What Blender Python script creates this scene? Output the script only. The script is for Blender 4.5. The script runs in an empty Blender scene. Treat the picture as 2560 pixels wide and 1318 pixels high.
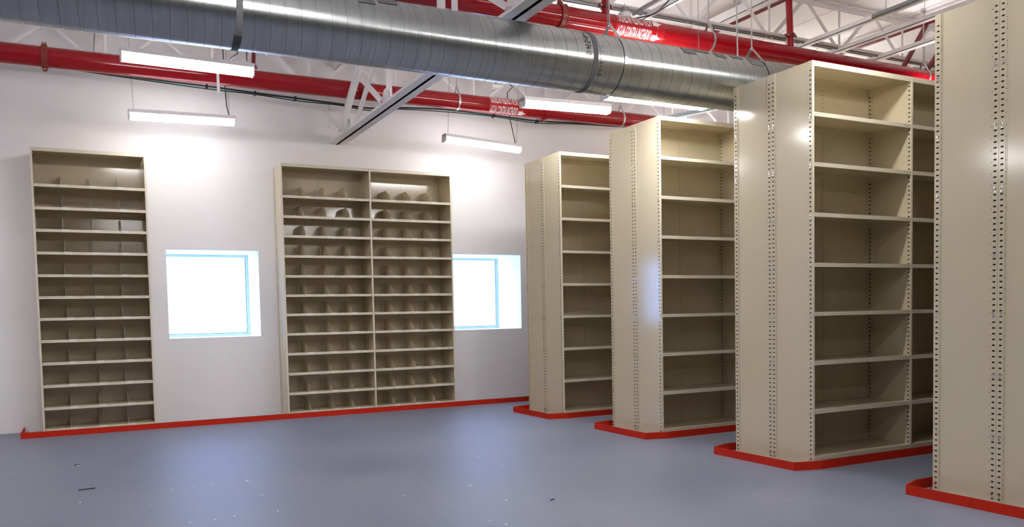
import bpy, bmesh, math, random
from mathutils import Vector, Matrix, Quaternion
random.seed(7)
PI = math.pi
sc = bpy.context.scene
COL = sc.collection

# ------------------------------------------------------------------ camera
CAM = Vector((-1.2356, -11.6929, 1.3391))
yaw, pitch, roll = 0.475, -0.0499, -0.0202
F_PX, PP_Y = 2062.52, 886.83
fwd = Vector((math.sin(yaw)*math.cos(pitch), math.cos(yaw)*math.cos(pitch), math.sin(pitch)))
rt0 = Vector((math.cos(yaw), -math.sin(yaw), 0))
up0 = rt0.cross(fwd)
rt = math.cos(roll)*rt0 + math.sin(roll)*up0
up = -math.sin(roll)*rt0 + math.cos(roll)*up0
cd = bpy.data.cameras.new('camera')
cam = bpy.data.objects.new('camera', cd); COL.objects.link(cam)
M = Matrix((rt, up, -fwd)).transposed().to_4x4(); M.translation = CAM
cam.matrix_world = M
cd.sensor_fit = 'HORIZONTAL'; cd.sensor_width = 36.0
cd.lens = F_PX/2560*36.0
cd.shift_x = 0.0
cd.shift_y = (PP_Y-659.0)/2560
cd.clip_start = 0.05; cd.clip_end = 200
sc.camera = cam

# ------------------------------------------------------------------ world, exposure
w = bpy.data.worlds.new('sky'); sc.world = w; w.use_nodes = True
bg = w.node_tree.nodes['Background']
bg.inputs[0].default_value = (0.33, 0.48, 1.0, 1); bg.inputs[1].default_value = 2.6
sc.view_settings.view_transform = 'Standard'; sc.view_settings.look = 'None'
sc.view_settings.gamma = 1.0; sc.view_settings.use_curve_mapping = False
sc.view_settings.exposure = 2.0
LAMP = 15.0          # emission strength of the fluorescent lenses
try:
    sc.cycles.max_bounces = 10; sc.cycles.diffuse_bounces = 6; sc.cycles.glossy_bounces = 4
    sc.cycles.use_denoising = True
    sc.cycles.sample_clamp_indirect = 6.0
except Exception: pass

# ------------------------------------------------------------------ materials
def nt(m): return m.node_tree.nodes, m.node_tree.links
def mat(name, col, rough=.5, metal=0.0, var=0.0, vscale=3.0, bump=0.0, bscale=60.0, rvar=0.0, spec=.5, stretch=None, coat=0.0, aniso=0.0):
    m = bpy.data.materials.new(name); m.use_nodes = True
    n, l = nt(m); b = n['Principled BSDF']
    b.inputs['Base Color'].default_value = (*col, 1); b.inputs['Roughness'].default_value = rough
    b.inputs['Metallic'].default_value = metal; b.inputs['Specular IOR Level'].default_value = spec
    b.inputs['Coat Weight'].default_value = coat
    b.inputs['Anisotropic'].default_value = aniso
    tc = n.new('ShaderNodeTexCoord'); mp = n.new('ShaderNodeMapping'); l.new(tc.outputs['Object'], mp.inputs[0])
    if stretch: mp.inputs['Scale'].default_value = stretch
    if var or rvar:
        ns = n.new('ShaderNodeTexNoise'); ns.inputs['Scale'].default_value = vscale; ns.inputs['Detail'].default_value = 5
        l.new(mp.outputs[0], ns.inputs['Vector'])
        if var:
            mx = n.new('ShaderNodeMix'); mx.data_type = 'RGBA'
            mx.inputs[6].default_value = (*[c*(1-var) for c in col], 1); mx.inputs[7].default_value = (*[min(1, c*(1+var)) for c in col], 1)
            l.new(ns.outputs['Fac'], mx.inputs[0]); l.new(mx.outputs[2], b.inputs['Base Color'])
        if rvar:
            mr = n.new('ShaderNodeMapRange'); mr.inputs['To Min'].default_value = rough-rvar; mr.inputs['To Max'].default_value = rough+rvar
            mr.inputs['From Min'].default_value = .3; mr.inputs['From Max'].default_value = .7
            l.new(ns.outputs['Fac'], mr.inputs[0]); l.new(mr.outputs[0], b.inputs['Roughness'])
    if bump:
        n2 = n.new('ShaderNodeTexNoise'); n2.inputs['Scale'].default_value = bscale; n2.inputs['Detail'].default_value = 4
        l.new(mp.outputs[0], n2.inputs['Vector'])
        bp = n.new('ShaderNodeBump'); bp.inputs['Strength'].default_value = bump; bp.inputs['Distance'].default_value = .01
        l.new(n2.outputs['Fac'], bp.inputs['Height']); l.new(bp.outputs[0], b.inputs['Normal'])
    return m
GREYWALL = mat('grey_plaster', (.20, .195, .19), .8, var=.05, vscale=1)
WALL = mat('white_plaster', (.82, .805, .813), .75, var=.03, vscale=1.2, bump=.05, bscale=40)
REVEAL = mat('white_reveal_paint', (.85, .87, .87), .6)
CEIL = mat('white_roof_deck', (.90, .86, .86), .7, var=.05, vscale=.8)
STEEL = mat('white_painted_steel', (.85, .83, .835), .45, var=.04, vscale=5)
BEIGE = mat('beige_powder_coat', (.64, .562, .397), .13, var=.02, vscale=.8, bump=.035, bscale=2.5, spec=.85)
LIP = mat('cream_powder_coat', (.72, .66, .52), .35, var=.03, vscale=8)
DARK = mat('opening_shade', (.006, .006, .006), .9)  # near-black colour stands in for the shade inside slots and holes
TAB = mat('pale_tab', (.78, .76, .68), .4)
ZINC = mat('bright_zinc', (.75, .75, .75), .25, metal=1)
RED = mat('red_enamel', (.34, .003, .009), .14, var=.06, vscale=6, coat=.05)
REDDK = mat('dark_red_enamel', (.16, .006, .010), .35)
RUST = mat('dull_red_coupling_paint', (.27, .035, .022), .4)
STICK = mat('bright_red_sticker', (.42, .005, .010), .30)
WHITEINK = mat('white_ink', (.85, .84, .85), .5)
BLACKINK = mat('black_marker', (.02, .02, .02), .6)
GALV = mat('galvanised_strap', (.55, .55, .55), .4, metal=.85, var=.1, vscale=20)
TAPE = mat('grey_foil_tape', (.15, .15, .155), .7, var=.15, vscale=25, spec=.2)
DTAPE = mat('dark_tape', (.05, .05, .055), .5)
BLACK = mat('black_rubber', (.015, .015, .018), .5)
TEAL = mat('teal_cable', (.05, .30, .32), .4)
GREYCON = mat('grey_conduit', (.30, .31, .31), .4, metal=.6)
HOUSE = mat('white_enamel_housing', (.82, .81, .82), .35)
FRAME = mat('pale_blue_window_frame', (.55, .68, .76), .4)
GASKET = mat('dark_gasket', (.03, .035, .05), .5)
ORANGE = mat('orange_red_floor_steel', (.56, .022, .006), .6, var=.12, vscale=9, spec=.2)
SEAM = mat('dark_red_seam', (.10, .008, .006), .6)
CRUMB = mat('white_crumb', (.75, .76, .78), .6)

def floor_mat():
    m = bpy.data.materials.new('blue_grey_floor_paint'); m.use_nodes = True
    n, l = nt(m); b = n['Principled BSDF']; b.inputs['Specular IOR Level'].default_value = .38
    tc = n.new('ShaderNodeTexCoord')
    n1 = n.new('ShaderNodeTexNoise'); n1.inputs['Scale'].default_value = .7; n1.inputs['Detail'].default_value = 8
    n2 = n.new('ShaderNodeTexNoise'); n2.inputs['Scale'].default_value = 14; n2.inputs['Detail'].default_value = 6
    l.new(tc.outputs['Object'], n1.inputs['Vector']); l.new(tc.outputs['Object'], n2.inputs['Vector'])
    r = n.new('ShaderNodeValToRGB'); r.color_ramp.elements[0].position = .3; r.color_ramp.elements[1].position = .72
    r.color_ramp.elements[0].color = (.150, .168, .222, 1); r.color_ramp.elements[1].color = (.195, .210, .262, 1)
    l.new(n1.outputs['Fac'], r.inputs[0])
    mx = n.new('ShaderNodeMix'); mx.data_type = 'RGBA'; mx.blend_type = 'MULTIPLY'; mx.inputs[0].default_value = .25
    l.new(r.outputs[0], mx.inputs[6]); l.new(n2.outputs['Color'], mx.inputs[7])
    r2 = n.new('ShaderNodeValToRGB'); r2.color_ramp.elements[0].color = (.6, .6, .6, 1); r2.color_ramp.elements[1].color = (1, 1, 1, 1)
    l.new(n2.outputs['Fac'], r2.inputs[0]); l.new(r2.outputs[0], mx.inputs[7])
    n3 = n.new('ShaderNodeTexNoise'); n3.inputs['Scale'].default_value = 2.2; n3.inputs['Detail'].default_value = 9; n3.inputs['Distortion'].default_value = 1.4
    mp3 = n.new('ShaderNodeMapping'); mp3.inputs['Scale'].default_value = (1.0, 4.0, 1.0); mp3.inputs['Rotation'].default_value = (0, 0, .35)
    l.new(tc.outputs['Object'], mp3.inputs[0]); l.new(mp3.outputs[0], n3.inputs['Vector'])
    r3 = n.new('ShaderNodeValToRGB'); r3.color_ramp.elements[0].position = .62; r3.color_ramp.elements[0].color = (1,1,1,1); r3.color_ramp.elements[1].position = .78; r3.color_ramp.elements[1].color = (.62,.62,.66,1)
    l.new(n3.outputs['Fac'], r3.inputs[0])
    m3 = n.new('ShaderNodeMix'); m3.data_type = 'RGBA'; m3.blend_type = 'MULTIPLY'; m3.inputs[0].default_value = .6
    l.new(mx.outputs[2], m3.inputs[6]); l.new(r3.outputs[0], m3.inputs[7]); l.new(m3.outputs[2], b.inputs['Base Color'])
    mr = n.new('ShaderNodeMapRange'); mr.inputs['To Min'].default_value = .42; mr.inputs['To Max'].default_value = .55
    l.new(n1.outputs['Fac'], mr.inputs[0]); l.new(mr.outputs[0], b.inputs['Roughness'])
    bp = n.new('ShaderNodeBump'); bp.inputs['Strength'].default_value = .12; bp.inputs['Distance'].default_value = .01
    l.new(n2.outputs['Fac'], bp.inputs['Height']); l.new(bp.outputs[0], b.inputs['Normal'])
    return m
FLOOR = floor_mat()
DUCT = mat('galvanised_spiral_duct', (.50, .525, .515), .29, metal=1.0, var=.20, vscale=3.0, stretch=(9, .6, .6))
def brushed(m, an, rot):
    n, l = nt(m); b = n['Principled BSDF']; b.inputs['Anisotropic'].default_value = an; b.inputs['Anisotropic Rotation'].default_value = rot
    t = n.new('ShaderNodeTangent'); t.direction_type = 'RADIAL'; t.axis = 'X'; l.new(t.outputs[0], b.inputs['Tangent'])
brushed(DUCT, .8, 0.25)
DUCTSEAM = mat('duct_lock_seam', (.30, .31, .32), .35, metal=1.0)

def lens_mat(k=1.0):
    m = bpy.data.materials.new('lit_lens'); m.use_nodes = True
    n, l = nt(m); b = n['Principled BSDF']
    b.inputs['Base Color'].default_value = (.9, .9, .9, 1)
    b.inputs['Emission Color'].default_value = (1.0, .97, .96, 1); b.inputs['Emission Strength'].default_value = LAMP*k
    return m
LENS = lens_mat(); LENS_SIDE = lens_mat(.32); LENS_SIDE.name = 'lit_lens_side'
UPFILL = lens_mat(.80); UPFILL.name = 'added_uplight'  # glow of the strip added above each lamp to lift the ceiling
LENS_W = lens_mat(.42); LENS_W.name = 'dimmed_lit_lens'; LENS_WS = lens_mat(.16); LENS_WS.name = 'dimmed_lit_lens_side'  # wall lamps dimmed to weaken their hot spots on the wall
def glass_mat():
    m = bpy.data.materials.new('window_glass'); m.use_nodes = True
    n, l = nt(m); n.remove(n['Principled BSDF'])
    t = n.new('ShaderNodeBsdfTransparent'); t.inputs[0].default_value = (.95, .97, .97, 1)
    g = n.new('ShaderNodeBsdfGlossy'); g.inputs['Roughness'].default_value = .02
    mx = n.new('ShaderNodeMixShader'); mx.inputs[0].default_value = .07
    l.new(t.outputs[0], mx.inputs[1]); l.new(g.outputs[0], mx.inputs[2]); l.new(mx.outputs[0], n['Material Output'].inputs[0])
    return m
GLASS = glass_mat()

# ------------------------------------------------------------------ mesh builder
class MB:
    def __init__(s): s.v = []; s.f = []; s.m = []; s.sm = []
    def add(s, vs, fs, mi=0, smooth=False):
        o = len(s.v); s.v += [tuple(v) for v in vs]
        for f in fs: s.f.append([i+o for i in f]); s.m.append(mi); s.sm.append(smooth)
    def box(s, x0, x1, y0, y1, z0, z1, mi=0):
        s.add([(x0,y0,z0),(x1,y0,z0),(x1,y1,z0),(x0,y1,z0),(x0,y0,z1),(x1,y0,z1),(x1,y1,z1),(x0,y1,z1)],
              [(0,3,2,1),(4,5,6,7),(0,1,5,4),(1,2,6,5),(2,3,7,6),(3,0,4,7)], mi)
    def quad(s, a, b, c, d, mi=0): s.add([a,b,c,d], [(0,1,2,3)], mi)
    def bar(s, p, q, wd, th, side=(0,0,1), mi=0):          # rectangular bar from p to q, wd along side
        p = Vector(p); q = Vector(q); d = (q-p).normalized(); sd = Vector(side); sd = (sd - d*sd.dot(d)).normalized(); t = d.cross(sd)
        a = sd*wd/2; b = t*th/2
        s.add([p-a-b,p+a-b,p+a+b,p-a+b,q-a-b,q+a-b,q+a+b,q-a+b],
              [(0,3,2,1),(4,5,6,7),(0,1,5,4),(1,2,6,5),(2,3,7,6),(3,0,4,7)], mi)
    def tube(s, pts, r, seg=10, mi=0, cap=True):
        pts = [Vector(p) for p in pts]; n = len(pts); prev = None; o = len(s.v); vs = []
        for i, p in enumerate(pts):
            d = (pts[min(i+1,n-1)]-pts[max(i-1,0)]).normalized()
            if prev is None:
                a = Vector((0,0,1)) if abs(d.z) < .9 else Vector((1,0,0)); u = d.cross(a).normalized()
            else: u = (prev - d*prev.dot(d)).normalized()
            prev = u; v = d.cross(u)
            for k in range(seg):
                t = 2*PI*k/seg; vs.append(p + r*(math.cos(t)*u + math.sin(t)*v))
        fs = [(i*seg+k, i*seg+(k+1)%seg, (i+1)*seg+(k+1)%seg, (i+1)*seg+k) for i in range(n-1) for k in range(seg)]
        s.add(vs, fs, mi, True)
        if cap:
            s.add(vs[:seg], [tuple(range(seg))[::-1]], mi); s.add(vs[-seg:], [tuple(range(seg))], mi)
    def ring(s, x0, x1, cy, cz, r0, r1, seg=48, mi=0, a0=0, a1=2*PI):     # band round a pipe that runs along x
        full = abs(a1-a0-2*PI) < 1e-6; n = seg if full else seg+1; vs = []
        for k in range(n):
            t = a0+(a1-a0)*k/seg; c, sn = math.cos(t), math.sin(t)
            vs += [(x0,cy+r0*c,cz+r0*sn),(x0,cy+r1*c,cz+r1*sn),(x1,cy+r1*c,cz+r1*sn),(x1,cy+r0*c,cz+r0*sn)]
        fs = []
        for k in range(seg):
            a = 4*k; b = 4*((k+1) % n)
            for j in range(4): fs.append((a+j, a+(j+1)%4, b+(j+1)%4, b+j))
        s.add(vs, fs, mi, False)
        if not full: s.add(vs[:4], [(0,1,2,3)], mi); s.add(vs[-4:], [(3,2,1,0)], mi)
    def build(s, name, mats, parent=None, smooth_angle=None):
        me = bpy.data.meshes.new(name); me.from_pydata(s.v, [], s.f)
        for m in (mats if isinstance(mats, (list, tuple)) else [mats]): me.materials.append(m)
        me.polygons.foreach_set('material_index', s.m); me.polygons.foreach_set('use_smooth', s.sm)
        bm = bmesh.new(); bm.from_mesh(me); bmesh.ops.recalc_face_normals(bm, faces=bm.faces); bm.to_mesh(me); bm.free()
        me.update(); o = bpy.data.objects.new(name, me); COL.objects.link(o)
        if parent: o.parent = parent
        return o
def tag(o, label, cat, group=None, kind=None):
    if label: o['label'] = label
    if cat: o['category'] = cat
    if group: o['group'] = group
    if kind: o['kind'] = kind
    return o
def struct(o): o['kind'] = 'structure'; return o
def thing(name, label, cat, loc=(0,0,0), rz=0, group=None):
    o = bpy.data.objects.new(name, None); COL.objects.link(o); o.location = loc; o.rotation_euler = (0,0,rz)
    return tag(o, label, cat, group)
def copy_tree(o, parent=None):
    c = o.copy(); COL.objects.link(c)
    if parent: c.parent = parent
    for ch in list(o.children): copy_tree(ch, c)
    return c
def arc(c, r, a0, a1, n, plane='yz'):
    out = []
    for i in range(n+1):
        t = a0+(a1-a0)*i/n; out.append((c[0], c[1]+r*math.cos(t), c[2]+r*math.sin(t)))
    return out

# ------------------------------------------------------------------ setting
ROOF = 4.95
X0, X1, YB = -8.0, 13.5, -15.5
WT = .88
WINS = [(-.2788, .8998), (3.78, 4.9648)]
WZ0, WZ1 = 1.0941, 2.2693
b = MB()
xs = [X0-.2, WINS[0][0], WINS[0][1], WINS[1][0], WINS[1][1], X1+.2]
for a, c in ((0,1),(2,3),(4,5)): b.box(xs[a], xs[c], 0, WT, 0, ROOF)
for a, c in ((1,2),(3,4)):
    b.box(xs[a], xs[c], 0, WT, 0, WZ0); b.box(xs[a], xs[c], 0, WT, WZ1, ROOF)
struct(b.build('wall_back', WALL))
b = MB(); b.box(X0-.2, X1+.2, YB-.2, WT, -.2, 0); struct(b.build('floor', FLOOR))
b = MB(); b.box(X0-.2, X1+.2, YB-.2, WT, ROOF, ROOF+.15)
for i in range(0, 22): # lapped deck sheets
    x = X0+i*1.0; b.box(x, x+.03, YB, -.01, ROOF-.012, ROOF)
struct(b.build('ceiling', CEIL))
b = MB(); b.box(X0-.2, X0, YB, 0, 0, ROOF); struct(b.build('wall_left', GREYWALL))
b = MB(); b.box(X1, X1+.2, YB, 0, 0, ROOF); struct(b.build('wall_right', GREYWALL))
b = MB(); b.box(X0, X1, YB-.2, YB, 0, ROOF); struct(b.build('wall_front', GREYWALL))
for i, (a, c) in enumerate(WINS):
    root = thing('window_%d' % (i+1), None, None, ((a+c)/2, 0, WZ0)); struct(root)
    hw = (c-a)/2; H = WZ1-WZ0
    m = MB(); t = .004       # painted lining of the deep opening
    m.box(-hw, hw, .001, WT-.06, 0, t); m.box(-hw, hw, .001, WT-.06, H-t, H); m.box(-hw, -hw+t, .001, WT-.06, t, H-t); m.box(hw-t, hw, .001, WT-.06, t, H-t)
    struct(m.build('window_reveal', REVEAL, root))
    m = MB(); fw = .042
    m.box(-hw, hw, WT-.06, WT, 0, fw); m.box(-hw, hw, WT-.06, WT, H-fw, H); m.box(-hw, -hw+fw, WT-.06, WT, fw, H-fw); m.box(hw-fw, hw, WT-.06, WT, fw, H-fw)
    g = .007; y0, y1 = WT-.05, WT-.045
    m.box(-hw+fw, hw-fw, y0, y1, fw, fw+g, 1); m.box(hw-fw-g, hw-fw, y0, y1, fw, H-fw, 1)
    struct(m.build('window_frame', [FRAME, GASKET], root))
    m = MB(); m.box(-hw+fw, hw-fw, WT-.034, WT-.030, fw, H-fw); struct(m.build('window_pane', GLASS, root))

# ------------------------------------------------------------------ shelving
PITCH = .0381
def slotted_strip(m, xf, dx, y0, y1, H, mi_body=0, mi_dark=1, z0=.03):
    """flange at plane x=xf (outer face) with real slots, thickness towards -dx"""
    sy0 = (y0+y1)/2-.010; sy1 = sy0+.020; n = int((H-z0-.02)/PITCH); xi = xf-dx*.003
    m.quad((xf,y0,0),(xf,sy0,0),(xf,sy0,H),(xf,y0,H), mi_body)
    m.quad((xf,sy1,0),(xf,y1,0),(xf,y1,H),(xf,sy1,H), mi_body)
    zp = 0
    for k in range(n+1):
        za = z0+k*PITCH; zb = za+.0105
        if k == n: za = zb = H
        m.quad((xf,sy0,zp),(xf,sy1,zp),(xf,sy1,za),(xf,sy0,za), mi_body)
        if k < n:
            m.quad((xf,sy0,za),(xf,sy1,za),(xi,sy1,za),(xi,sy0,za), mi_body)
            m.quad((xf,sy0,zb),(xf,sy1,zb),(xi,sy1,zb),(xi,sy0,zb), mi_body)
            m.quad((xf,sy0,za),(xf,sy0,zb),(xi,sy0,zb),(xi,sy0,za), mi_body)
            m.quad((xf,sy1,za),(xf,sy1,zb),(xi,sy1,zb),(xi,sy1,za), mi_body)
        zp = zb
    m.quad((xi,sy0-.001,z0),(xi,sy1+.001,z0),(xi,sy1+.001,zp),(xi,sy0-.001,zp), mi_dark)  # black sheet paints the shade of the hollow post behind the slots
    m.box(min(xf-dx*.0002,xi), max(xf-dx*.0002,xi), y0, y0+.0015, 0, H, mi_body); m.box(min(xf-dx*.0002,xi), max(xf-dx*.0002,xi), y1-.0015, y1, 0, H, mi_body)
def dots(m, xf, y, z0, z1, step, r, mi, nrm='x', sgn=-1, xc=0):
    z = z0
    while z < z1:
        vs = []
        for k in range(6):
            t = 2*PI*k/6
            vs.append((xf+sgn*.0006, y+r*math.cos(t), z+r*math.sin(t)) if nrm == 'x' else (xc+r*math.cos(t), y+sgn*.0006, z+r*math.sin(t)))
        m.add(vs, [tuple(range(6))], mi); z += step
def post_mesh(depth, H, rear, levels):
    m = MB(); hw = .011; w_ = .042
    y0, y1 = (0, w_) if not rear else (depth-w_, depth)
    slotted_strip(m, -hw, -1, y0, y1, H); slotted_strip(m, hw, 1, y0, y1, H)
    yf = -.002 if not rear else depth-.002
    m.box(-hw, hw, yf, yf+.003, 0, H, 2 if not rear else 0)
    for z in levels:      # bright clips that carry each shelf
        ym = (y0+y1)/2
        for s in (-1, 1):
            xa, xb = sorted((s*hw, s*(hw+.0025)))
            m.box(xa, xb, ym-.009, ym+.004, z-.030, z-.012, 3); m.box(xa, xb, ym-.004, ym+.009, z-.052, z-.040, 3)
    return m
def panel_mesh(depth, H):
    m = MB(); m.box(-.005, .005, .040, depth-.040, 0, H)
    for s in (-1, 1):
        m.box(min(s*.005, s*.0075), max(s*.005, s*.0075), .040, .052, 0, H); m.box(min(s*.005, s*.0075), max(s*.005, s*.0075), depth-.052, depth-.040, 0, H)
        dots(m, s*.0075, .047, .06, H, PITCH*2, .003, 1, 'x', s); dots(m, s*.0075, depth-.047, .06, H, PITCH*2, .003, 1, 'x', s)
    return m
def shelf_mesh(wd, depth, lip=.033):
    m = MB(); hx = .0135; x0, x1 = hx, wd-hx; t = .003
    m.box(x0, x1, .0, depth-.008, -t, 0)
    m.box(x0, x1, -.0015, .0015, -lip, 0, 2); m.box(x0, x1, depth-.010, depth-.008, -lip, -t)
    m.box(x0, x1, .0015, .012, -lip, -lip+.002, 2)
    m.box(x0, x0+.002, .0015, depth-.01, -lip, -t); m.box(x1-.002, x1, .0015, depth-.01, -lip, -t)
    for s in (0, 1):
        for d in (.016, .050, .086):
            xc = x0+d if s == 0 else x1-d
            dots(m, 0, -.0015, -lip/2, -lip/2+.001, 1, .0038, 1, 'y', -1, xc)
    k = x0+.08                                 # slots near the rear edge, painted as dark quads
    while k < x1-.08:
        for yy in (depth-.055, depth-.085):
            m.quad((k,yy,-t-.0006),(k+.014,yy,-t-.0006),(k+.014,yy+.005,-t-.0006),(k,yy+.005,-t-.0006), 1)
            m.quad((k,yy,.0006),(k+.014,yy,.0006),(k+.014,yy+.005,.0006),(k,yy+.005,.0006), 1)
        k += .032
    return m
def back_mesh(wd, depth, H):
    m = MB(); m.box(.011, wd-.011, depth-.006, depth-.002, .03, H-.01)
    xc = wd*.5
    m.box(xc-.009, xc+.009, depth-.0075, depth-.006, .03, H-.01)
    dots(m, 0, depth-.0075, .08, H-.05, PITCH, .0042, 1, 'y', -1, xc)
    for k in range(1, 8):
        z = H*k/8+.07; m.box(.011, wd-.011, depth-.0068, depth-.006, z, z+.002)
    return m
def divider_mesh(depth, tabw):
    m = MB(); t = .002; y0, y1 = .012, depth-.012; h = .163
    prof = [(y0, 0), (y0, .052), (y0+.20, h-.004), (y1, h), (y1, 0)]
    n = len(prof)
    vs = [(-t/2, y, z) for y, z in prof]+[(t/2, y, z) for y, z in prof]
    m.add(vs, [tuple(range(n)), tuple(range(n, 2*n))[::-1]]+[(i, (i+1)%n, n+(i+1)%n, n+i) for i in range(n)], 0)
    m.box(-.013, t/2, y1-.002, y1, 0, h, 1)                    # rear flange facing the aisle
    m.box(-.003, .075, y0, y1, .0004, .0024, 0)                # foot on the shelf
    m.box(-.001, tabw, -.0032, -.0016, -.030, .001, 1); m.box(-.001, tabw, -.0032, y0, .0, .0016, 1)
    return m
def make_shelving(label, nb, wd, depth, H, levels, loc, rz, group, dividers=False, name='steel_shelving'):
    root = thing(name, label, 'shelving', loc, rz, group)
    pf = post_mesh(depth, H, False, levels); pr = post_mesh(depth, H, True, levels); pn = panel_mesh(depth, H)
    of = orr = op = None
    for i in range(nb+1):
        x = i*wd
        if i == 0:
            of = pf.build('slotted_post', [BEIGE, DARK, LIP, ZINC], root); orr = pr.build('slotted_post', [BEIGE, DARK, LIP, ZINC], root); op = pn.build('side_panel', [BEIGE, DARK], root)
        else:
            for o in (of, orr, op):
                c = o.copy(); COL.objects.link(c); c.parent = root; c.location = (x, 0, 0)
    bk = back_mesh(wd, depth, H); ob = bk.build('back_panel', [BEIGE, DARK], root)
    for i in range(1, nb):
        c = ob.copy(); COL.objects.link(c); c.parent = root; c.location = (i*wd, 0, 0)
    sh = shelf_mesh(wd, depth); tp = shelf_mesh(wd, depth, .042)
    so = dv = None
    tops = None
    rnd = random.Random(len(label))
    for i in range(nb):
        if tops is None: tops = tp.build('top_panel', [BEIGE, DARK, LIP], root); tops.location = (0, 0, H)
        else: c = tops.copy(); COL.objects.link(c); c.parent = root; c.location = (i*wd, 0, H)
        for z in levels:
            if so is None: so = sh.build('shelf', [BEIGE, DARK, LIP], root); o = so
            else: o = so.copy(); COL.objects.link(o); o.parent = root
            o.location = (i*wd, 0, z)
            if dividers:
                for fx in (.288, .594, .900):
                    if dv is None: dv = divider_mesh(depth, .078).build('shelf_divider', [BEIGE, TAB], o); d = dv
                    else: d = dv.copy(); COL.objects.link(d); d.parent = o
                    d.location = (fx*wd/1.2+rnd.uniform(-.014, .014), 0, .0)
    m = MB(); m.box(.012, nb*wd-.012, .022, .026, .0, .048); m.box(.012, nb*wd-.012, depth-.03, depth-.026, 0, .048)
    m.build('kick_plate', BEIGE, root)
    return root
BW = 1.2186
wl = [2.976, 2.708, 2.446, 2.179, 1.912, 1.653, 1.396, 1.133, .865, .596, .329, .072]
DEP = .4549
make_shelving('tall narrow beige shelving against the white wall, left of the first window', 1, BW, DEP, 3.401, wl, (-1.7337, -.466, 0), 0, None, True)
make_shelving('double-width beige shelving against the white wall between the two windows', 2, BW, DEP, 3.401, wl, (1.1426, -.466, 0), 0, None, True)
rl = [2.940, 2.532, 2.120, 1.707, 1.300, .890, .482, .088]
XE = 4.1057; YS = [-2.7072, -4.7281, -6.7572, -8.7719]; HR = 3.3528; NB = 4; RW = 1.2125
LF = ['farthest double-sided beige range, half whose shelves face the camera', 'second farthest double-sided beige range, half whose shelves face the camera',
      'third double-sided beige range, half with two shelf bays in view facing the camera', 'front half of the nearest beige range, cut off by the right frame edge']
LB = ['rear half of the farthest beige range, beyond its centre seam nearest the wall', 'rear half of the second farthest beige range, left of the end panel seam',
      'rear half of the third beige range, end panel with a bright glare spot', 'rear half of the nearest beige range, tall end panel at the right edge']
ff = bf = None
for k, y in enumerate(YS):
    if ff is None:
        ff = make_shelving(LF[0], NB, RW, DEP, HR, rl, (XE+.011, y, 0), 0, 'double-sided shelving ranges on the right'); o = ff
    else:
        o = copy_tree(ff); o.location = (XE+.011, y, 0); o['label'] = LF[k]
    o2 = copy_tree(ff); o2.location = (XE+.011+NB*RW, y+2*DEP+.004, 0); o2.rotation_euler = (0, 0, PI); o2['label'] = LB[k]

# ------------------------------------------------------------------ orange-red floor edging
CH, CT = .0695, .006
def curb(name, label, pts, group=None, cuts=()):
    root = thing(name, label, 'floor edging', (pts[0][0], pts[0][1], 0), 0, group); ox, oy = pts[0][0], pts[0][1]
    for i in range(len(pts)-1):
        p = Vector((pts[i][0]-ox, pts[i][1]-oy, 0)); q = Vector((pts[i+1][0]-ox, pts[i+1][1]-oy, 0)); L = (q-p).length
        n = 1
        for (ci, parts) in cuts:
            if ci == i: n = parts
        for j in range(n):
            a = p.lerp(q, j/n); c = p.lerp(q, (j+1)/n); d = (c-a).normalized()
            m = MB(); m.bar(a+Vector((0,0,CH/2)), c+Vector((0,0,CH/2)), CH, CT, (0,0,1))
            if n > 1 and j < n-1: m.bar(c-d*.0015+Vector((0,0,CH/2)), c+d*.0015+Vector((0,0,CH/2)), CH, CT+.0012, (0,0,1), 1)
            m.build('edging_strip', [ORANGE, SEAM], root)
    return root
curb('steel_floor_edging', 'long orange-red steel edging on the floor along the white back wall', [(-1.9622, -.004), (-1.9622, -.6407), (9.6, -.6407)], None, ((1, 4),))
CL = ['orange-red floor edging around the farthest beige range', 'orange-red floor edging around the second farthest beige range',
      'orange-red floor edging around the third beige range', 'orange-red floor edging around the nearest beige range at the lower right corner']
for k, y in enumerate(YS):
    yb = y+2*DEP; xl = XE-.2208; xr = XE+NB*RW+.25
    curb('steel_floor_edging', CL[k], [(xr, yb+.13), (XE-.02, yb+.13), (xl, yb+.0536), (xl, y-.0056), (XE+.0204, y-.0753), (xr, y-.0753), (xr, yb+.13)],
         'orange-red edging rings around the ranges', ((2, 2), (4, 3)))

# ------------------------------------------------------------------ spiral duct
DY, DZ, DR = -5.55, 3.492, .248
root = thing('spiral_duct', 'large galvanised spiral air duct crossing the room under the ceiling', 'air duct', (0, DY, DZ))
DX0, DX1 = -6.5, 10.5
m = MB(); seg = 72; P_ = .1085
n = int((DX1-DX0)/.25)+1; vs = []; fs = []
for i in range(n+1):
    x = DX0+(DX1-DX0)*i/n
    for k in range(seg):
        t = 2*PI*k/seg; vs.append((x, DR*math.cos(t), DR*math.sin(t)))
for i in range(n):
    for k in range(seg): fs.append((i*seg+k, i*seg+(k+1)%seg, (i+1)*seg+(k+1)%seg, (i+1)*seg+k))
m.add(vs, fs, 0, True)
m.build('duct_shell', DUCT, root)
m = MB(); turns = (DX1-DX0-.05)/P_; ns = int(turns*40); pts = []
for i in range(ns+1):
    t = 2*PI*i/40; pts.append((DX0+.02+P_*i/40, (DR+.0004)*math.cos(t), (DR+.0004)*math.sin(t)))
m.tube(pts, .0019, 5); m.build('spiral_seam', DUCTSEAM, root)
for x, s in ((-.225, 0), (2.645, 1)):
    m = MB(); m.ring(x-.022, x+.022, 0, 0, DR-.002, DR+.004, 64)
    m.build('joint_tape', TAPE, root)
m = MB(); m.ring(-.252, -.200, 0, 0, DR+.004, DR+.006, 14, 0, PI*1.30, PI*1.47); o = m.build('tape_patch', DTAPE, root); o['label'] = 'dark patch of tape low on the duct joint'
rp = random.Random(3)
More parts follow.
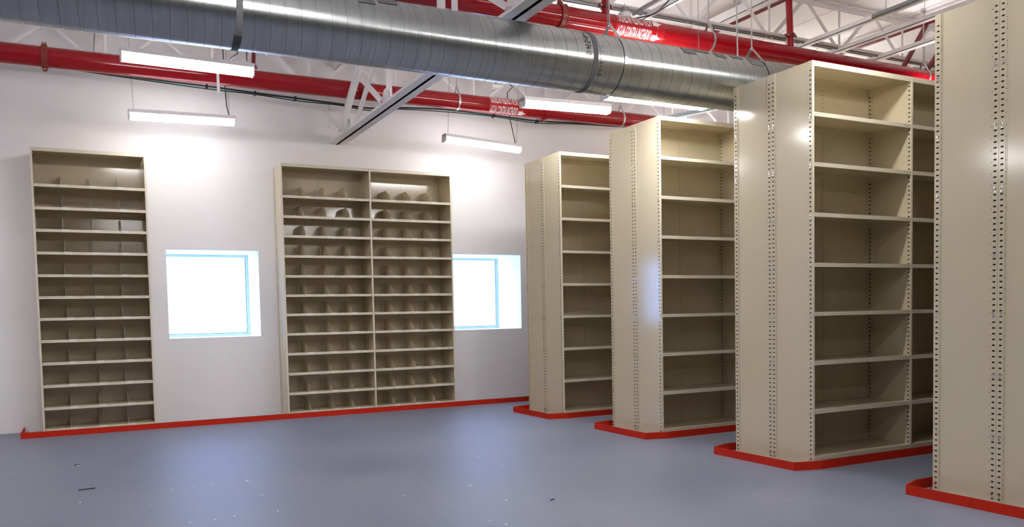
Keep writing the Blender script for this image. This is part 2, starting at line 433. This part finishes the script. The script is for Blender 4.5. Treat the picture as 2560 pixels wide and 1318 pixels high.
for xx, a in ((3.62, 2.15), (3.78, 2.0), (4.0, 2.1), (4.2, 1.95), (4.40, 2.15), (.62, 2.1), (.78, 2.0)):
    m = MB(); m.ring(xx, xx+rp.uniform(.12, .17), 0, 0, DR+.0012+rp.uniform(0,.001), DR+.0045, 6, 0, a, a+rp.uniform(.28, .5)); m.build('tape_patch', TAPE, root)

# text helpers -------------------------------------------------------
def text_mesh(s, size=1.0):
    cu = bpy.data.curves.new('t', 'FONT'); cu.body = s; cu.size = size; cu.align_x = 'LEFT'; cu.resolution_u = 2; cu.offset = .012
    o = bpy.data.objects.new('t', cu); COL.objects.link(o)
    bpy.context.view_layer.update()
    me = bpy.data.meshes.new_from_object(o.evaluated_get(bpy.context.evaluated_depsgraph_get()))
    COL.objects.unlink(o); bpy.data.objects.remove(o)
    bm = bmesh.new(); bm.from_mesh(me)
    x0 = min(v.co.x for v in bm.verts); x1 = max(v.co.x for v in bm.verts); y0 = min(v.co.y for v in bm.verts); y1 = max(v.co.y for v in bm.verts)
    for v in bm.verts: v.co.x = (v.co.x-x0)/(x1-x0); v.co.y = (v.co.y-y0)/(y1-y0)
    return bm, me
def wrap_text(name, s, material, parent, R, xa, xb, ta, tb, mode='along'):
    """letters laid on a cylinder along x. along: reads along x from xa to xb, baseline at angle ta, tops at angle tb.
       round: reads round the cylinder from angle ta to tb, letter tops at xb, baseline at xa"""
    bm, me = text_mesh(s)
    for k in range(1, 24 if mode == 'round' else 12):
        c = k/(24 if mode == 'round' else 12)
        no = Vector((1,0,0)) if mode == 'round' else Vector((0,1,0))
        bmesh.ops.bisect_plane(bm, geom=list(bm.verts)+list(bm.edges)+list(bm.faces), plane_co=no*c, plane_no=no)
    for v in bm.verts:
        u, q = v.co.x, v.co.y
        if mode == 'along': x = xa+(xb-xa)*u; t = ta+(tb-ta)*q
        else: x = xa+(xb-xa)*q; t = ta+(tb-ta)*u
        v.co = Vector((x, R*math.cos(t), R*math.sin(t)))
    bm.to_mesh(me); bm.free(); me.materials.clear(); me.materials.append(material)
    for p in me.polygons: p.material_index = 0
    o = bpy.data.objects.new(name, me); COL.objects.link(o); o.parent = parent
    return o
wrap_text('marker_writing', '1-10 rZ E4-10', BLACKINK, root, DR+.0015, 2.545, 2.600, PI*.74, PI*1.02, 'round')
wrap_text('marker_writing', '2 -- 7', BLACKINK, root, DR+.0015, 2.685, 2.722, PI*.90, PI*.97, 'round')
wrap_text('marker_writing', '- 2 - 1 0', BLACKINK, root, DR+.0015, 2.685, 2.722, PI*1.03, PI*1.22, 'round')

# ------------------------------------------------------------------ fire water mains
def fire_pipe(name, label, y, z, r, x0, x1, stick, couplings):
    root = thing(name, label, 'pipe', (0, y, z))
    m = MB(); m.tube([(x0,0,0),(x1,0,0)], r, 40); m.build('pipe', RED, root)
    xa, xb = stick
    m = MB(); m.ring(xa-.02, xb+.06, 0, 0, r-.001, r+.0012, 48); m.build('sticker', STICK, root)
    L = xb-xa
    wrap_text('sticker_text', 'AGUA CONTRA INCENDIO', WHITEINK, root, r+.0020, xa, xa+L*.80, PI*1.42, PI*1.07, 'along')
    wrap_text('sticker_text', 'AGUA CONTRA INCENDIO', WHITEINK, root, r+.0020, xa+L*.80, xa, PI*.66, PI*.985, 'along')
    for tm in (1.30, .83):
        m = MB()
        def band(xc0, xc1, h0, h1):
            for k in range(8):
                ta = PI*(tm-h0)+(2*PI*h0)*k/8; tb = PI*(tm-h0)+(2*PI*h0)*(k+1)/8
                ua = PI*(tm-h1)+(2*PI*h1)*k/8; ub = PI*(tm-h1)+(2*PI*h1)*(k+1)/8; R = r+.0020
                m.quad((xc0,R*math.cos(ta),R*math.sin(ta)),(xc0,R*math.cos(tb),R*math.sin(tb)),(xc1,R*math.cos(ub),R*math.sin(ub)),(xc1,R*math.cos(ua),R*math.sin(ua)))
        band(xa+L*.83, xa+L*.93, .10, .10); band(xa+L*.93, xb+.02, .19, .01)
        m.build('sticker_arrow', WHITEINK, root)
    for x, pm in couplings:
        m = MB(); m.ring(x-.028, x+.028, 0, 0, r-.002, r+.012, 40); m.ring(x-.033, x-.024, 0, 0, r-.002, r+.016, 40); m.ring(x+.024, x+.033, 0, 0, r-.002, r+.016, 40)
        for s in (-1, 1):
            m.box(x-.022, x+.022, -.018, .018, s*(r+.026)-.020, s*(r+.026)+.020)
            m.tube([(x,-.04,s*(r+.028)),(x,.04,s*(r+.028))], .009, 8, 1)
        m.build('pipe_coupling', [pm, ZINC], root)
    return root
P1 = (-.97, 4.313, .1125)
SP = (P1[0]-CAM.y)/(-1.0-CAM.y); SL = (-.75-CAM.y)/(-.75-CAM.y)
def px1(x): return CAM.x+(x-CAM.x)*SP
def pz1(z): return CAM.z+(z-CAM.z)*SP
def resit(p): return (CAM.x+(p[0]-CAM.x)*SL, CAM.y+(p[1]-CAM.y)*SL, CAM.z+(p[2]-CAM.z)*SL)
P2 = (-4.9, 4.118, .100)
f1 = fire_pipe('fire_main_pipe', 'lower red fire water pipe running along the white back wall', *P1, X0+.02, 12.5, (px1(3.955), px1(4.50)), [(px1(-1.53), RUST), (px1(4.87), RED)])
f2 = fire_pipe('fire_main_pipe', 'upper red fire water pipe behind the big duct, with red branch pipes', *P2, X0+.02, 12.5, (3.43, 3.93), [(2.84, RUST), (8.35, RED)])
def sub_pipe(parent, name, pts, r, m_=RED, ring=None):
    o = parent.location; m = MB(); m.tube([Vector(p)-o for p in pts], r, 16)
    ob = m.build(name, m_, parent)
    if ring:
        rr = MB(); p = Vector(ring)-o; rr.tube([p-Vector((0,0,.025)), p+Vector((0,0,.025))], r+.012, 16)
        for s in (-1, 1): rr.box(p.x+s*(r+.022)-.014, p.x+s*(r+.022)+.014, p.y-.018, p.y+.018, p.z-.018, p.z+.018); rr.tube([p+Vector((s*(r+.024),-.03,0)), p+Vector((s*(r+.024),.03,0))], .008, 8, 1)
        rr.build('pipe_coupling', [REDDK, ZINC], parent)
    return ob
sub_pipe(f2, 'riser_pipe', [(3.348,-4.9,4.19),(3.348,-4.9,4.80)], .037, RED, (3.348,-4.9,4.285))
sub_pipe(f2, 'riser_pipe', [(5.79,-4.9,4.19),(5.76,-4.9,4.82)], .036, RED, (5.79,-4.9,4.33))
sub_pipe(f2, 'branch_pipe', [(5.93,-3.2,4.83),(5.93,-14,4.83)], .032, REDDK)
sub_pipe(f2, 'branch_pipe', [(8.15,-3.2,4.83),(8.15,-14,4.83)], .032, REDDK)
sub_pipe(f2, 'branch_pipe', [(3.348,-3.2,4.83),(3.348,-14,4.83)], .032, REDDK)
sub_pipe(f2, 'riser_pipe', [(7.70,-4.83,4.20),(8.15,-4.83,4.80)], .03, REDDK)
sub_pipe(f2, 'riser_pipe', [(8.12,-4.83,4.20),(8.50,-4.83,4.62)], .03, REDDK)
sub_pipe(f1, 'riser_pipe', [(px1(.72),P1[0],4.25),(px1(.76),P1[0],4.90)], .024, REDDK, (px1(.72),P1[0],pz1(4.46)))

# ------------------------------------------------------------------ hangers
def strap_strip(m, pts, wd, th=.0015, mi=0):
    for a, c in zip(pts[:-1], pts[1:]): m.bar(a, c, wd, th, (1,0,0), mi)
def loop_hanger(x, py, pz, r, label, top, group):
    root = thing('pipe_loop_hanger', label, 'pipe hanger', (x, py, pz), 0, group)
    m = MB(); R = r+.004; apex = r+.085; pts = [(0, -.012, apex)]
    pts += [(0, R*math.cos(t), R*math.sin(t)) for t in [PI*.72+(2*PI-.44*PI)*i/22 for i in range(23)]]; pts += [(0, .012, apex)]
    strap_strip(m, pts, .028, .003); m.box(-.014, .014, -.014, .014, apex-.004, apex+.004)
    m.build('strap_loop', GALV, root)
    m = MB(); m.tube([(0,0,apex-.012),(0,0,top-pz)], .006, 8); m.tube([(0,0,apex-.02),(0,0,apex+.02)], .012, 6); m.box(-.03,.03,-.02,.02,top-pz-.02,top-pz)
    m.build('hanger_rod', GALV, root)
    return root
H1 = 'loop hangers on the lower red pipe'
loop_hanger(px1(3.481), P1[0], P1[1], P1[2], 'galvanised loop hanger holding the lower red pipe near the white truss', ROOF-.012, H1)
loop_hanger(px1(6.235), P1[0], P1[1], P1[2], 'galvanised loop hanger holding the lower red pipe beside the second beige range', ROOF-.012, H1)
loop_hanger(4.63, P2[0], P2[1], P2[2], 'galvanised loop hanger on the upper red pipe, right of its white arrow', ROOF-.012, 'loop hangers on the upper red pipe')
loop_hanger(8.0, P2[0], P2[1], P2[2], 'galvanised loop hanger on the upper red pipe, above the third beige range', ROOF-.012, 'loop hangers on the upper red pipe')
def duct_hanger(x, label):
    root = thing('duct_strap_hanger', label, 'duct hanger', (x, DY, DZ), 0, 'strap hangers carrying the duct')
    m = MB(); R = DR+.006; apex = DR+.118; t0 = PI*.5+.62
    pts = [(0, -.004, apex)]+[(0, R*math.cos(t), R*math.sin(t)) for t in [t0+(2*PI-1.24)*i/40 for i in range(41)]]+[(0, .004, apex)]
    strap_strip(m, pts, .034, .0012); m.build('strap_loop', DUCT, root)
    m = MB(); m.tube([(0,0,apex-.01),(0,0,ROOF-.012-DZ)], .0055, 8); m.tube([(0,0,apex-.015),(0,0,apex+.012)], .012, 6); m.build('hanger_rod', GALV, root)
duct_hanger(2.949, 'galvanised strap hanger on the duct, left of the sticker on the red pipe')
duct_hanger(4.603, 'galvanised strap hanger on the duct, just left of the third beige range')
root = thing('duct_hanger_rod', 'thin galvanised rod hooked into the taped top of the duct', 'duct hanger', (4.424, DY, DZ+DR-.004))
m = MB(); m.tube([(0,0,0),(-.01,0,.55)], .007, 8); m.build('hanger_rod', GALV, root)
m = MB(); m.tube([(0,0,.0),(0,0,.02)], .028, 8); m.box(-.045,.045,-.012,.012,.0,.014); m.build('rod_plate', GALV, root)
m = MB(); m.box(-.035, .015, -.02, .02, .52, .58); m.tube([(-.01,0,.58),(-.01,0,ROOF-.012-DZ-DR+.004)], .004, 6); m.build('beam_clamp', GALV, root)

# ------------------------------------------------------------------ roof girder and joists
def tee_chord(m, p, q, leg=.104, th=.010, gap=.013, up_=1):
    for s in (-1, 1):
        x0 = s*gap/2; x1 = s*(gap/2+leg)
        m.box(min(x0,x1), max(x0,x1), p[1], q[1], p[2], p[2]+th); m.box(min(x0, x0+s*th), max(x0, x0+s*th), p[1], q[1], min(p[2], p[2]+up_*leg), max(p[2]+th, p[2]+up_*leg))
def girder(gx, label):
    root = thing('roof_truss', label, 'roof truss', (gx, 0, 3.79)); H_ = ROOF-.012-3.79
    m = MB(); tee_chord(m, (0, YB+.05, 0), (0, -.001, 0)); m.build('bottom_chord', STEEL, root)
    m = MB(); tee_chord(m, (0, YB+.05, H_-.012), (0, -.001, H_-.012), .09, .012, .02, -1); m.build('top_chord', STEEL, root)
    def web(y0, z0, y1, z1, wd, sx, th=.008):
        m = MB()
        for s in sx:
            m.bar((s, y0, z0), (s, y1, z1), wd, th, (1,0,0)); e = s-wd/2 if s < 0 else s+wd/2
            m.bar((e, y0+.03, z0), (e, y1+.03, z1), .06, .006, (0,1,0))
            m.build('web_member', STEEL, root); m = MB()
    feet = [-.56, -2.2, -3.75, -5.5, -7.1, -8.8, -10.4, -12.1]
    for i, f in enumerate(feet):
        m = MB(); w_ = .13
        for s in (-.012, .006): 
            m.add([(s,f-w_,.02),(s,f+w_,.02),(s,f+w_*.9,.16),(s,f+w_*.3,.24),(s,f-w_*.3,.24),(s,f-w_*.9,.16)]+[(s+.006,f-w_,.02),(s+.006,f+w_,.02),(s+.006,f+w_*.9,.16),(s+.006,f+w_*.3,.24),(s+.006,f-w_*.3,.24),(s+.006,f-w_*.9,.16)],
                  [(0,1,2,3,4,5),(11,10,9,8,7,6)]+[(k,(k+1)%6,6+(k+1)%6,6+k) for k in range(6)])
        m.build('gusset_plate', STEEL, root)
        if i % 2 == 0:
            web(f, .06, f-1.55, H_-.05, .080, (-.085, )); web(f, .06, f-1.55, H_-.05, .055, (.075, ))
        else:
            web(f, .10, f+1.65, H_-.05, .045, (-.04, ), .008)
            web(f-.05, .10, f-.08, H_-.05, .070, (.02, ), .008)
    return root
girder(2.035, 'white steel roof truss crossing above the duct from the back wall')
def joist(y, label, zb=4.40, x0=X0+.02, x1=X1-.02, node=5.35, step=1.24):
    root = thing('bar_joist', label, 'roof joist', (0, y, zb)); H_ = ROOF-.034-zb
    for nm, z, d in (('bottom_chord', 0, 1), ('top_chord', H_-.006, -1)):
        m = MB()
        for s in (-1, 1):
            a, c = sorted((s*.010, s*.055)); m.box(x0, x1, a, c, z, z+.006)
            a, c = sorted((s*.010, s*.016)); lo, hi = sorted((z, z+d*.048)); m.box(x0, x1, a, c, lo, hi)
        m.build(nm, STEEL, root)
    k = -12
    while True:
        xn = node+k*step; k += 1
        if xn > x1-step: break
        if xn < x0+step: continue
        for dx in (-.5, .0, .5):
            m = MB(); m.bar((xn+dx*.06, 0, .01), (xn+dx*step*.92, 0, H_-.035), (.045 if y == -4.60 else .030) if dx else .030, .008, (1,0,0)); m.build('web_member', STEEL, root)
    return root
joist(-.30, 'white open-web roof joist nearest the back wall, behind the lower red pipe', 4.42, node=.35, step=1.24)
joist(-2.45, 'white open-web roof joist hidden mostly by the big duct')
jb = joist(-4.60, 'white open-web roof joist directly above the upper red pipe', 4.40, node=5.77, step=1.12)
joist(-6.75, 'white open-web roof joist over the third beige range', 4.46)
def y_beam(label, x, y0, y1, z, wd=.06, h=.05, name='bridging_angle', group='white braces under the roof deck', m_=STEEL):
    m = MB(); m.box(-wd/2, wd/2, 0, y1-y0, 0, .006); m.box(-wd/2, -wd/2+.006, 0, y1-y0, 0, h)
    o = m.build(name, m_); o.location = (x, y0, z); return tag(o, label, 'brace', group)
y_beam('white steel brace crossing under the roof joist, right of the red riser pipe', 6.25, -9.5, -4.50, 4.343)
y_beam('white steel brace crossing under the roof joist, above the third beige range', 6.80, -9.5, -4.52, 4.343, .08)
y_beam('white steel brace above the arrow sticker of the upper red pipe', 4.02, -9.5, -4.50, 4.343, .045)
y_beam('broad white roof beam seen behind the thin duct hanger rod', 5.62, -7.2, -2.5, 4.72, .12, .10)
y_beam('white roof brace in the far top right corner beside the nearest range', 7.5, -9.5, -4.52, 4.343, .09)
y_beam('white brace running to the back wall, left of the hanging lamp', -.98, -2.40, -.36, 4.60, .09, .09)
m = MB(); m.bar((0,0,0), (.83,0,-.86), .075, .008, (0,0,1)); m.bar((.02,0,.0), (.85,0,-.86), .008, .05, (0,0,1))
o = m.build('diagonal_brace', STEEL); o.location = (1.15, -.40, 4.815); tag(o, 'white diagonal brace dropping to the wall end of the roof truss', 'brace')
m = MB(); m.box(-.03, .03, 0, .008, 0, .55); m.box(.022, .03, -.03, 0, 0, .55)
o = m.build('wall_strut', STEEL); o.location = (1.86, -.20, 3.98); tag(o, 'short white steel strut beside the wall end of the roof truss', 'brace')
o = thing('steel_hanger', 'two white steel uprights crossing the upper red pipe left of the truss', 'hanger', (1.60, -5.08, 3.80))
for dx, w_ in ((-.045, .074), (.080, .056)):
    m = MB(); m.box(dx-w_/2, dx+w_/2, -.005, .005, 0, ROOF-.012-3.80); m.box(dx-w_/2, dx-w_/2+.006, -.05, -.005, 0, ROOF-.012-3.80); m.build('upright', STEEL, o)
m = MB(); m.box(-.10, .12, .005, .013, .0, .06); m.build('cross_plate', STEEL, o)
o = thing('bearing_plate', 'white steel plate where the roof truss meets the back wall', 'plate', (2.035, -.03, 3.80))
m = MB(); m.box(-.11, .24, -.02, .029, .01, .10); m.build('plate', STEEL, o)
# grey strut channel under the deck
m = MB(); m.box(-.022, .022, 0, .62, 0, .004); m.box(-.022, -.019, 0, .62, 0, .04); m.box(.019, .022, 0, .62, 0, .04)
o = m.build('strut_channel', GREYCON); o.location = (5.88, -6.52, 4.21); tag(o, 'short grey galvanised channel hanging under the ceiling at the top right', 'channel')
for yy, lb in ((-6.42, 'near'), (-6.05, 'far')):
    m = MB(); m.tube([(0,0,0),(0,0,ROOF-.012-4.215)], .005, 8); o = m.build('threaded_rod', GALV); o.location = (5.88, yy, 4.215)
    tag(o, 'thin threaded rod holding the %s end of the grey channel' % lb, 'rod', 'rods holding the grey channel')

# conduits and cables
def cable(name, label, pts, r, m_, cat='cable', group=None, seg=8):
    # Catmull-Rom through the points
    P = [Vector(p) for p in pts]; out = []
    if len(P) > 2:
        for i in range(len(P)-1):
            a = P[max(i-1,0)]; b_ = P[i]; c = P[i+1]; d = P[min(i+2,len(P)-1)]
            for k in range(6):
                t = k/6; out.append(.5*((2*b_)+(c-a)*t+(2*a-5*b_+4*c-d)*t*t+(3*b_-a-3*c+d)*t**3))
        out.append(P[-1])
    else: out = P
    o0 = out[0].copy(); m = MB(); m.tube([p-o0 for p in out], r, seg); o = m.build(name, m_); o.location = o0
    return tag(o, label, cat, group)
cable('conduit', 'dark conduit clipped along the roof joist above the upper red pipe', [(1.2,-4.68,4.385),(12.4,-4.68,4.385)], .016, GREYCON, 'conduit')
cable('conduit', 'white conduit clipped to the roof joist above the upper red pipe', [(1.2,-4.725,4.40),(12.4,-4.725,4.40)], .014, STEEL, 'conduit')
cable('conduit', 'upper grey conduit running towards the camera above the arrow sticker', [(3.80,-4.80,4.345),(3.80,-9.4,4.345)], .015, GREYCON, 'conduit')
cable('conduit', 'lower grey conduit running towards the camera above the arrow sticker', [(3.75,-4.80,4.30),(3.75,-9.4,4.30)], .015, GREYCON, 'conduit')
cable('electric_cable', 'black cable looping beside the two grey conduits', [(3.77,-4.78,4.27),(3.84,-5.0,4.25),(3.86,-5.12,4.28),(3.90,-5.2,4.36),(3.82,-5.15,4.40),(3.80,-5.3,4.37)], .006, BLACK)
root = thing('junction_box', 'small round junction box under the joist above the arrow sticker', 'junction box', (3.66, -4.78, 4.26))
m = MB(); m.tube([(0,0,0),(0,0,.045)], .065, 16); m.build('box_body', STEEL, root)
m = MB(); m.tube([(0,0,.045),(0,0,.095)], .045, 12); m.build('box_neck', GREYCON, root)
m = MB(); m.tube([(0,0,.095),(0,0,.14)], .008, 6); m.build('mounting_stud', ZINC, root)
root = thing('junction_box', 'small galvanised box on the conduit above the upper red pipe', 'junction box', (5.98, -4.70, 4.30))
m = MB(); m.box(-.035,.035,-.03,.03,0,.075); m.build('box_body', GALV, root)
m = MB(); m.box(-.03,.03,-.034,-.03,.006,.069); m.build('box_cover', GALV, root)
# cable bundle under the lower pipe
BY = -.835; SB = (BY-CAM.y)/(-.9-CAM.y)
base = [(CAM.x+(x-CAM.x)*SB, CAM.z+(z-CAM.z)*SB) for x, z in [(-3.2,4.34),(-1.9,4.29),(-.645,4.214),(.191,4.194),(.765,4.171),(1.267,4.157),(1.862,4.138),(2.237,4.122),(2.608,4.162),(3.277,4.205),(4.102,4.196),(4.813,4.178),(5.63,4.214),(7.4,4.27)]]
for i, (dy, dz, r, m_, lb) in enumerate(((0, 0, .010, BLACK, 'thick black cable strapped beneath the lower red pipe'), (.03, -.012, .007, BLACK, 'thin black cable hanging beneath the lower red pipe'), (.045, .004, .009, TEAL, 'teal cable strapped beneath the lower red pipe'))):
    cable('electric_cable', lb, [(x, BY+dy, z+dz-(.014 if i == 1 and k % 2 else 0)) for k, (x, z) in enumerate(base)], r, m_, 'cable', 'cables strapped under the lower red pipe')
ties = [base[i] for i in (3, 4, 5, 8, 10, 11)]
for k, (x, z) in enumerate(ties):
    m = MB(); m.box(-.010,.010,-.016,.060,-.030,.020); o = m.build('cable_tie', BLACK); o.location = (x, BY, z)
    tag(o, 'small black tie around the cables under the lower red pipe', 'cable tie', 'ties around the cable bundle')
m = MB(); m.box(-.016,.016,-.004,.0,-.27,.02); o = m.build('pipe_clip', STEEL); o.location = (px1(.294), P1[0]-P1[2]-.001, pz1(4.335))
tag(o, 'small white clip on the lower red pipe under the left high lamp', 'clip')
# pale blue cable tray behind the second range
m = MB(); m.bar((0,0,0), (.93,-.25,.206), .05, .07, (0,0,1))
o = m.build('light_pipe', mat('pale_blue_steel', (.45,.62,.68), .4, metal=.3)); o.location = (5.884, -2.35, 3.973); [cable('threaded_rod', 'thin rod holding the pale blue bar under the duct', [q, (q[0], q[1], ROOF-.012)], .004, GALV, 'rod', 'rods holding the pale blue bar') for q in ((6.0, -2.381, 4.03), (6.7, -2.569, 4.185))]
tag(o, 'pale blue bar under the duct above the second beige range', 'bar')
cable('electric_cable', 'black cable hanging above the second beige range', [(4.96,-4.6,4.40),(4.93,-4.6,4.05),(4.90,-4.58,3.95),(4.88,-4.6,3.82),(4.89,-4.6,3.55)], .007, BLACK)

# ------------------------------------------------------------------ hanging lamps
def lamp(label, x, y, zt, tilt, topz, group, lens=None):
    root = thing('hanging_strip_light', label, 'lamp', (x, y, zt), 0, group); L = 1.22; h = L/2
    root.rotation_euler = (0, tilt, 0)
    m = MB(); # housing channel: sloping-sided profile
    pr = [(-.079, -.044), (-.070, 0), (.070, 0), (.079, -.044)]
    vs = [(-h, y_, z_) for y_, z_ in pr]+[(h, y_, z_) for y_, z_ in pr]
    m.add(vs, [(0,1,2,3),(7,6,5,4)]+[(i,(i+1)%4,4+(i+1)%4,4+i) for i in range(4)])
    m.build('housing', HOUSE, root)
    m = MB(); m.box(-h*.9, h*.9, -.030, .030, .0003, .003); m.build('added_uplight', lens[1] if lens else UPFILL, root)  # glowing strip added on top of the housing to brighten the ceiling
    m = MB(); pr = [(-.076,-.0445),(-.078,-.055),(-.0775,-.068),(-.070,-.092),(-.048,-.110),(0,-.115),(.048,-.110),(.070,-.092),(.0775,-.068),(.078,-.055),(.076,-.0445)]; n = len(pr); a = h-.012
    vs = [(-a, y_, z_) for y_, z_ in pr]+[(a, y_, z_) for y_, z_ in pr]
    m.add(vs, [(i,(i+1)%n,n+(i+1)%n,n+i) for i in range(n)], 0, False); m.add(vs, [tuple(range(n)), tuple(range(n,2*n))[::-1]])
    for j in range(n):
        if j in (2, 7): m.m[j] = 1
    m.build('lens', list(lens or (LENS, LENS_SIDE)), root)
    for s in (-1, 1):
        m = MB(); pr2 = [(-.074,-.036),(-.081,-.058),(-.072,-.096),(-.050,-.117),(.050,-.117),(.072,-.096),(.081,-.058),(.074,-.036),(.050,.002),(-.050,.002)]; n2 = len(pr2)
        xa, xb = s*(h-.012), s*h
        vs = [(xa, y_, z_) for y_, z_ in pr2]+[(xb, y_, z_) for y_, z_ in pr2]
        m.add(vs, [tuple(range(n2)), tuple(range(n2,2*n2))[::-1]]+[(i,(i+1)%n2,n2+(i+1)%n2,n2+i) for i in range(n2)]); m.build('end_cap', HOUSE, root)
    m = MB(); m.tube([(0,-.0765,-.022),(0,-.070,-.022)], .005, 8); m.build('housing_screw', GREYCON, root)
    for s in (-1, 1):
        m = MB(); Hc = topz-zt; k = int(Hc/.03); z = .0
        for i in range(k):
            z0 = i*Hc/k; z1 = (i+1.15)*Hc/k; o_ = .0045
            if i % 2: m.tube([(s*(h-.06)-o_,0,z0),(s*(h-.06)-o_,0,min(z1,Hc))], .0016, 5); m.tube([(s*(h-.06)+o_,0,z0),(s*(h-.06)+o_,0,min(z1,Hc))], .0016, 5)
            else: m.tube([(s*(h-.06),-o_,z0),(s*(h-.06),-o_,min(z1,Hc))], .0016, 5); m.tube([(s*(h-.06),o_,z0),(s*(h-.06),o_,min(z1,Hc))], .0016, 5)
        m.build('suspension_chain', GREYCON, root)
    return root
G = 'hanging strip lights over the aisles'
CT_ = ROOF-.014
lA = lamp('lower left lamp hanging in front of the white wall', *resit((-.083, -.75, 3.873)), -.022, CT_, G, (LENS_W, LENS_WS))
lB = lamp('lower right lamp by the white wall, left of the farthest beige range', *resit((3.987, -.75, 3.866)), .055, CT_, G, (LENS_W, LENS_WS))
lC = lamp('high left lamp crossing the lower red pipe', -.242, -3.0, 3.900, .012, CT_, G)
lD = lamp('high lamp beside the sticker on the lower red pipe', 4.043, -3.0, 3.896, -.024, CT_, G)
lE = lamp('lamp partly hidden behind the underside of the duct', 3.82, -5.06, 3.472, -.012, CT_, G)
def cord(lp, pts, label):
    if lp in (lA, lB): pts = [resit(p) for p in pts]
    o0 = lp.location; m = MB(); m.tube([Vector(p)-o0 for p in pts], .0065, 7); o = m.build('power_cord', BLACK, lp); return o
cord(lA, [(.462,-.75,3.885),(.44,-.75,4.0),(.435,-.75,4.2),(.435,-.75,4.93)], '')
cord(lB, [(4.53,-.75,3.84),(4.50,-.75,3.95),(4.44,-.75,4.15),(4.36,-.76,4.42),(4.35,-.78,4.6),(4.42,-.80,4.68),(4.33,-.82,4.74),(4.28,-.82,4.93)], '')
cord(lC, [(.13,-3.0,3.90),(.16,-3.0,3.95),(.22,-3.0,4.0),(.19,-3.0,4.06),(.08,-3.0,4.07),(.06,-3.0,4.93)], '')
cord(lC, [(.30,-3.0,3.90),(.305,-3.0,4.1),(.30,-3.0,4.93)], '')
cord(lD, [(4.60,-3.0,3.91),(4.57,-3.0,4.0),(4.56,-3.0,4.93)], '')
root = thing('junction_box', 'small pale box with black cord above the lower red pipe sticker', 'junction box', resit((4.22, -.82, 4.60)))
m = MB(); m.box(-.11,.03,-.035,.035,0,.05); m.build('box_body', STEEL, root); m = MB(); m.tube([(-.04,0,.05),(-.04,0,CT_-resit((4.22, -.82, 4.60))[2])], .008, 6); m.build('mounting_stud', GREYCON, root)
for x in (-.24, 4.04):
    for y in (-7.3, -9.5, -11.7):
        lamp('strip light of the same row pattern, behind the camera', x, y, 3.90, 0, CT_, G)
for y in (-.75, -3.0, -5.1): lamp('unseen strip light added behind the beige ranges to brighten the ceiling', 8.3, y, 3.90, 0, CT_, G)  # unseen lamps added to brighten the ceiling on the right
for y in (-.75, -3.0, -5.1): lamp('unseen strip light added as a left column, beyond the left frame edge', -4.52, y, 3.90, 0, CT_, G)  # unseen lamps added outside the frame to help light the room

# ------------------------------------------------------------------ crumbs on the floor
def on_floor(px, py):
    d = fwd+(px-1280)/F_PX*rt-(py-PP_Y)/F_PX*up; t = -CAM.z/d.z; return CAM+d*t
cr = [(430,1225,.013),(483,1219,.009),(528,1213,.010),(618,1203,.016),(537,1301,.013),(655,1238,.010),(474,1307,.010),(561,1148,.008),(196,1164,.012),(200,1257,.010),
      (375,1267,.008),(586,1292,.010),(694,1278,.009),(502,1185,.008),(1010,1240,.009),(1265,1251,.012),(1194,1142,.012),(1175,1215,.012),(1254,1165,.010),(1225,1302,.009),(1265,1311,.012),(873,1053,.010),(958,1072,.008),(1101,1106,.008),(643,1142,.008)]
first = None
for px, py, s in cr:
    p = on_floor(px, py)
    if first is None:
        m = MB(); import itertools
        rr = random.Random(5); vs = []
        for zi, (zz, rad) in enumerate(((0, .9), (.35, 1.0), (.75, .55))):
            for k in range(6):
                t = 2*PI*k/6+zi*.4; q = rad*rr.uniform(.8, 1.15); vs.append((q*math.cos(t), q*math.sin(t), zz))
        fs = [(a*6+k, a*6+(k+1)%6, (a+1)*6+(k+1)%6, (a+1)*6+k) for a in range(2) for k in range(6)]+[tuple(range(6))[::-1], tuple(range(12,18))]
        m.add(vs, fs); first = m.build('plaster_crumb', CRUMB); o = first
    else: o = first.copy(); COL.objects.link(o)
    o.location = (p.x, p.y, 0); o.scale = (s*.8, s*.8, s*.6); o.rotation_euler = (0, 0, px*.7)
    tag(o, 'tiny white crumb lying on the blue grey floor', 'crumb', 'white crumbs on the floor')
for px, py, L, a, lb in ((1381,1250,.05,.5,'small dark sliver on the floor right of centre'), (217,1224,.12,.1,'thin dark scrap on the floor at the lower left'), (193,1163,.05,.0,'short dark scrap beside a crumb on the left floor')):
    p = on_floor(px, py); m = MB(); m.bar((-L/2,0,.003), (L/2,0,.004), .008, .006, (0,1,0)); o = m.build('floor_scrap', BLACK); o.location = (p.x, p.y, 0); o.rotation_euler = (0,0,a)
    tag(o, lb, 'scrap')
